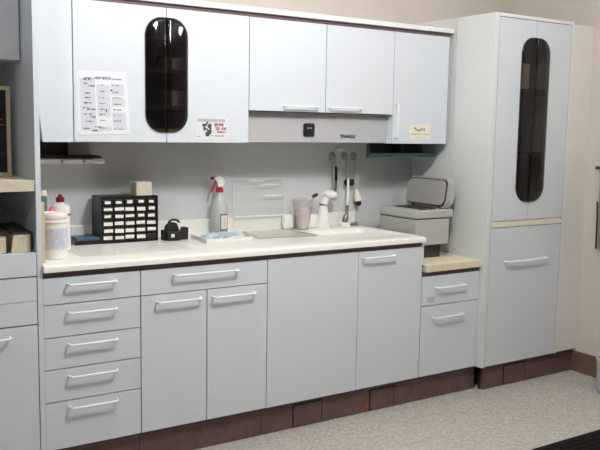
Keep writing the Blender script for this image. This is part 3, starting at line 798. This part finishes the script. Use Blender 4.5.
b1 = thing('wand_brush', (1.07, yt-.02, Z), 'white wand standing on the counter under the middle hook, grey bristle end down', 'brush')
ys = .535
bm = bmesh.new(); tube(bm, [(1.048, ys, Z+.120), (1.052, ys, Z+.20), (1.058, ys+.01, Z+.272)], .0065, 10); obj('stick', bm, 'whiteplastic', b1, True)
bm = bmesh.new(); tube(bm, [(1.036, ys, Z+.006), (1.034, ys, Z+.03), (1.040, ys, Z+.055), (1.046, ys, Z+.07), (1.048, ys, Z+.1198)], [.010, .018, .016, .009, .011], 14); obj('bristle', bm, 'gunmetal', b1, True)
bm = bmesh.new(); lathe(bm, 1.038, ys, [(.030, Z), (.030, Z+.018), (.022, Z+.024), (.020, Z+.006), (0, Z+.006)], 20); obj('foot', bm, 'whiteplastic', b1, True)
kb = thing('strap', (1.085, yt, 1.15), 'pair of round black knobs on a grey strap hanging from the middle hook', 'strap')
bm = bmesh.new(); tube(bm, [(1.079, yt-.002, 1.288), (1.080, yt, 1.24), (1.090, yt, 1.175)], .006, 8); obj('band', bm, 'greymetal', kb, True)
for x in (1.076, 1.108):
    bm = bmesh.new(); ball(bm, (x, yt-.006, 1.153), .019, .016, .022, 2); obj('knob', bm, 'black', kb, True, label='round black knob')
b2 = thing('hanging_brush', (1.16, yt, 1.0), 'cream tool with black tip hanging by a wire from the rightmost hook', 'brush')
bm = bmesh.new(); tube(bm, [(1.143, yt-.002, 1.287), (1.134, yt, 1.22), (1.133, yt, 1.15), (1.150, yt, 1.105)], .003, 8); obj('wire', bm, 'greymetal', b2, True)
bm = bmesh.new(); tube(bm, [(1.150, yt, 1.112), (1.156, yt, 1.08), (1.163, yt, 1.046)], [.007, .020, .024], 14); obj('cone', bm, 'papercream', b2, True)
bm = bmesh.new(); tube(bm, [(1.1635, yt, 1.0455), (1.164, yt, 1.028), (1.160, yt, 1.016)], [.018, .021, .012], 12); obj('tip', bm, 'black', b2, True)
bm = bmesh.new(); box(bm, 1.085, 1.128, .53, .56, Z, Z+.010, .003); tube(bm, [(1.075, .545, Z+.012), (1.13, .54, Z+.016)], .004, 8)
tag(obj('small_clip', bm, 'gunmetal'), 'small grey clip on the counter right of the white wand', 'clip')

# left end of the counter
bd = B('board', (-.812, -.796, .04, .34, Z, 1.150), 'tan', None, .001); tag(bd, 'thin tan board standing against the left side panel', 'board')
tb = thing('tub', (-.728, .155, Z), 'big white lidded tub with a grey blue label at the counter left end', 'tub')
tx, ty_ = -.728, .155
bm = bmesh.new(); lathe(bm, tx, ty_, [(.048, Z), (.051, Z+.003), (.0545, Z+.145), (.0545, Z+.147)], 36); obj('body', bm, 'tubwhite', tb, True)
bm = bmesh.new(); lathe(bm, tx, ty_, [(.056, Z+.1472), (.058, Z+.150), (.058, Z+.158), (.0555, Z+.160), (.0555, Z+.166), (.057, Z+.168), (.057, Z+.184), (.054, Z+.190), (.050, Z+.190), (.049, Z+.186), (0, Z+.186)], 36); obj('lid', bm, 'tubwhite', tb, True)
bm = bmesh.new(); wrap(bm, tx, ty_, .0548, -1.7, 1.9, Z+.042, Z+.128, 24)
for v in bm.verts: v.co.x = tx+(v.co.x-tx)*(1+.02*(v.co.z-Z-.1))
obj('label', bm, 'tublabel', tb, True)
bm = bmesh.new()
for k in range(7):
    wrap(bm, tx, ty_, .0553, -.5, random.uniform(.2, .6), Z+.052+.010*k, Z+.054+.010*k, 8)
obj('label_print', bm, mat('pale label print', (172, 176, 196), .7), tb, True)

wb = thing('white_bottle', (-.628, .40, Z), 'white bottle with a maroon cap behind the white tub', 'bottle')
bm = bmesh.new(); lathe(bm, -.628, .40, [(.040, Z), (.043, Z+.004), (.043, Z+.182), (.040, Z+.194), (.018, Z+.202), (.016, Z+.208)], 28); obj('body', bm, 'whiteplastic', wb, True)
bm = bmesh.new(); lathe(bm, -.628, .40, [(.018, Z+.2085), (.0185, Z+.228), (.009, Z+.234), (.008, Z+.242), (0, Z+.243)], 20); obj('cap', bm, 'maroon', wb, True)
bm = bmesh.new(); wrap(bm, -.628, .40, .0434, .1, 1.2, Z+.150, Z+.158, 8); obj('label_line', bm, 'maroon', wb, True)
pb = thing('pink_bottle', (-.700, .31, Z), 'small bottle with a pink cap peeking over the white tub', 'bottle')
bm = bmesh.new(); lathe(bm, -.692, .30, [(.018, Z), (.019, Z+.004), (.019, Z+.145), (.015, Z+.158)], 24); obj('body', bm, 'whiteplastic', pb, True)
bm = bmesh.new(); lathe(bm, -.692, .30, [(.018, Z+.1585), (.019, Z+.17), (.017, Z+.185), (.009, Z+.197), (0, Z+.199)], 20); obj('cap', bm, 'pink', pb, True)
gb = thing('teal_bottle', (-.742, .42, Z), 'narrow teal bottle with a cream top in the left counter corner', 'bottle')
bm = bmesh.new(); lathe(bm, -.697, .42, [(.016, Z), (.017, Z+.004), (.017, Z+.225), (.014, Z+.236)], 24); obj('body', bm, 'teal', gb, True)
bm = bmesh.new(); lathe(bm, -.697, .42, [(.0165, Z+.2365), (.0175, Z+.250), (.013, Z+.260), (0, Z+.261)], 20); obj('cap', bm, 'papercream', gb, True)

# ------------------------------------------------------------------ grey machine on the low counter
mc = thing('appliance', (1.35, .32, .751), 'grey box-shaped machine with its lid open on the low counter', 'machine')
mx0, mx1, my0, my1 = 1.226, 1.474, .145, .462
B('foot', (1.26, 1.452, .19, .45, .7512, .828), 'machine_dark', mc)
bm = bmesh.new(); box(bm, mx0, mx1, my0, my1, .8285, .972, .006, 2); obj('body', bm, 'machine', mc)
B('seam', (mx0+.003, mx1-.003, my0+.003, my1-.003, .9722, .9765), 'machine_dark', mc)
bm = bmesh.new(); box(bm, mx0-.002, mx1+.026, my0-.002, my1+.002, .9768, 1.022, .007, 2); obj('top_case', bm, 'machine', mc)
bm = bmesh.new()
box(bm, 1.285, 1.335, .175, .189, 1.0222, 1.025); box(bm, 1.36, 1.40, .18, .20, 1.0222, 1.025)
box(bm, 1.30, 1.44, .215, .44, 1.0222, 1.0232)
obj('chamber_slot', bm, 'machine_dark', mc)
# lid hinged along the right long edge, standing open; drawn in the y-z plane
def lidp(y0, y1, z0, z1, r, x0, x1, m, name, par, bev=0):
    pts = round_rect(y0, y1, z0, z1, r, 6); bm = bmesh.new()
    a = [bm.verts.new((x0, y, z)) for y, z in pts]; b = [bm.verts.new((x1, y, z)) for y, z in pts]
    f0 = bm.faces.new(a); f1 = bm.faces.new(b[::-1]); n = len(pts)
    for i in range(n): bm.faces.new((a[i], b[i], b[(i+1) % n], a[(i+1) % n]))
    if bev: bmesh.ops.bevel(bm, geom=list(f0.edges)+list(f1.edges), offset=bev, segments=3, affect='EDGES')
    rot(bm, .16, 'Y', (1.452, 0, 1.028))
    return obj(name, bm, m, par, True)
lid = lidp(.140, .50, 1.028, 1.194, .035, 1.448, 1.486, 'machine', 'lid', mc, .010)
lidp(.162, .480, 1.033, 1.186, .030, 1.4445, 1.4478, 'machine_dark', 'gasket', lid)
lidp(.170, .472, 1.040, 1.180, .028, 1.434, 1.4443, 'machine_lid', 'lid_lining', lid, .004)
B('hinge', (1.447, 1.466, .20, .22, 1.0222, 1.036), 'machine_dark', mc); B('hinge', (1.447, 1.466, .42, .44, 1.0222, 1.036), 'machine_dark', mc)

# ------------------------------------------------------------------ floor and right wall things
fm = thing('floor_mat', (1.75, -1.2, 0), 'black ribbed rubber mat on the floor in front of the cupboards', 'mat')
bm = bmesh.new(); box(bm, 1.0, 2.36, -1.75, -.765, .0006, .010, .003); obj('base', bm, 'mat', fm)
bm = bmesh.new(); y = -.80
while y > -1.72: box(bm, 1.03, 2.33, y-.009, y+.009, .0102, .0135, .002, 1); y -= .036
r_ = obj('ribs', bm, 'mat', fm); r_['kind'] = 'stuff'

bn = thing('waste_bin', (2.23, -.41, 0), 'small lilac grey plastic bin at the right edge by the wall', 'bin')
bm = bmesh.new(); lathe(bm, 2.268, -.43, [(.100, .0006), (.112, .012), (.118, .176), (.122, .181), (.122, .193), (.115, .193), (.110, .18), (.100, .02), (0, .02)], 36); obj('body', bm, 'bin', bn, True)
ch = thing('towel_rail', (2.385, -.2, 1.25), 'dark brown rail fixed to the right wall', 'rail')
bm = bmesh.new(); tube(bm, [(XR-.035, -.132, 1.258), (XR-.035, -.62, 1.258)], .010, 10); obj('bar', bm, 'darkbrown', ch, True)
for yy in (-.142, -.58):
    bm = bmesh.new(); tube(bm, [(XR-.0005, yy, 1.258), (XR-.035, yy, 1.258)], .007, 8); obj('bracket', bm, 'darkbrown', ch, True)
cl = thing('hanging_cloth', (2.36, -.3, .78), 'greyish cloth with a dark hem hanging from the brown wall rail', 'cloth')
bm = bmesh.new()
n = 24; A = []
for i in range(n+1):
    y = -.150-.40*i/n; w = .006*math.sin(i*1.3)
    A.append([bm.verts.new((XR-.0225+w*k, y-.012*k*(1 if i == 0 else 0), 1.245-.47*k)) for k in (0, .33, .66, 1)])
for p, q in zip(A, A[1:]):
    for k in range(3): bm.faces.new((p[k], p[k+1], q[k+1], q[k]))
bmesh.ops.solidify(bm, geom=bm.faces[:], thickness=.004)
obj('cloth', bm, 'cloth', cl, True)
bm = bmesh.new(); tube(bm, [(XR-.024, -.146, 1.06), (XR-.024, -.151, .95), (XR-.023, -.154, .78)], .005, 8); obj('hem', bm, 'darkbrown', cl, True, label='dark hem')

# ------------------------------------------------------------------ lights
def area(name, loc, sx, sy, power, rgb=(1, .97, .92), aim=(0, 0, -1)):
    L = bpy.data.lights.new(name, 'AREA'); L.shape = 'RECTANGLE'; L.size = sx; L.size_y = sy; L.energy = power; L.color = rgb
    o = bpy.data.objects.new(name, L); COL.objects.link(o); o.location = loc
    o.rotation_euler = Vector(aim).to_track_quat('-Z', 'Y').to_euler(); return o
def globe(name, loc, radius, power, rgb):
    L = bpy.data.lights.new(name, 'POINT'); L.shadow_soft_size = radius; L.energy = power; L.color = rgb
    o = bpy.data.objects.new(name, L); COL.objects.link(o); o.location = loc; return o
globe('ceiling_lamp', (.10, -1.22, 2.50), .12, 84, (.985, .99, 1))
globe('ceiling_lamp', (1.45, -1.75, 2.60), .12, 22, (.985, .99, 1))
globe('ceiling_lamp', (-1.75, -1.45, 2.60), .12, 18, (.985, .99, 1))
w = bpy.data.worlds.new('World'); SC.world = w; w.use_nodes = True
bg = w.node_tree.nodes['Background']; bg.inputs['Color'].default_value = (.95, .97, 1, 1); bg.inputs['Strength'].default_value = .04

# ------------------------------------------------------------------ camera
cam = bpy.data.cameras.new('Camera'); co = bpy.data.objects.new('Camera', cam); COL.objects.link(co)
cam.sensor_fit = 'HORIZONTAL'; cam.sensor_width = 36; cam.lens = 806.434/600*36; cam.clip_start = .05
yaw, pit, rol = (math.radians(a) for a in (33.00561, -6.79521, .97834))
f = Vector((math.sin(yaw)*math.cos(pit), math.cos(yaw)*math.cos(pit), math.sin(pit)))
r = Vector((math.cos(yaw), -math.sin(yaw), 0)); u = r.cross(f)
R_ = r*math.cos(rol)+u*math.sin(rol); U_ = -r*math.sin(rol)+u*math.cos(rol)
mw = Matrix((R_, U_, -f)).transposed().to_4x4(); mw.translation = Vector((-1.67406, -3.1651, 1.45471))
co.matrix_world = mw
SC.camera = co
vs = SC.view_settings
SC.display_settings.display_device = 'sRGB'
vs.view_transform = 'Standard'; vs.look = 'None'; vs.gamma = 1; vs.use_curve_mapping = False; vs.exposure = .08
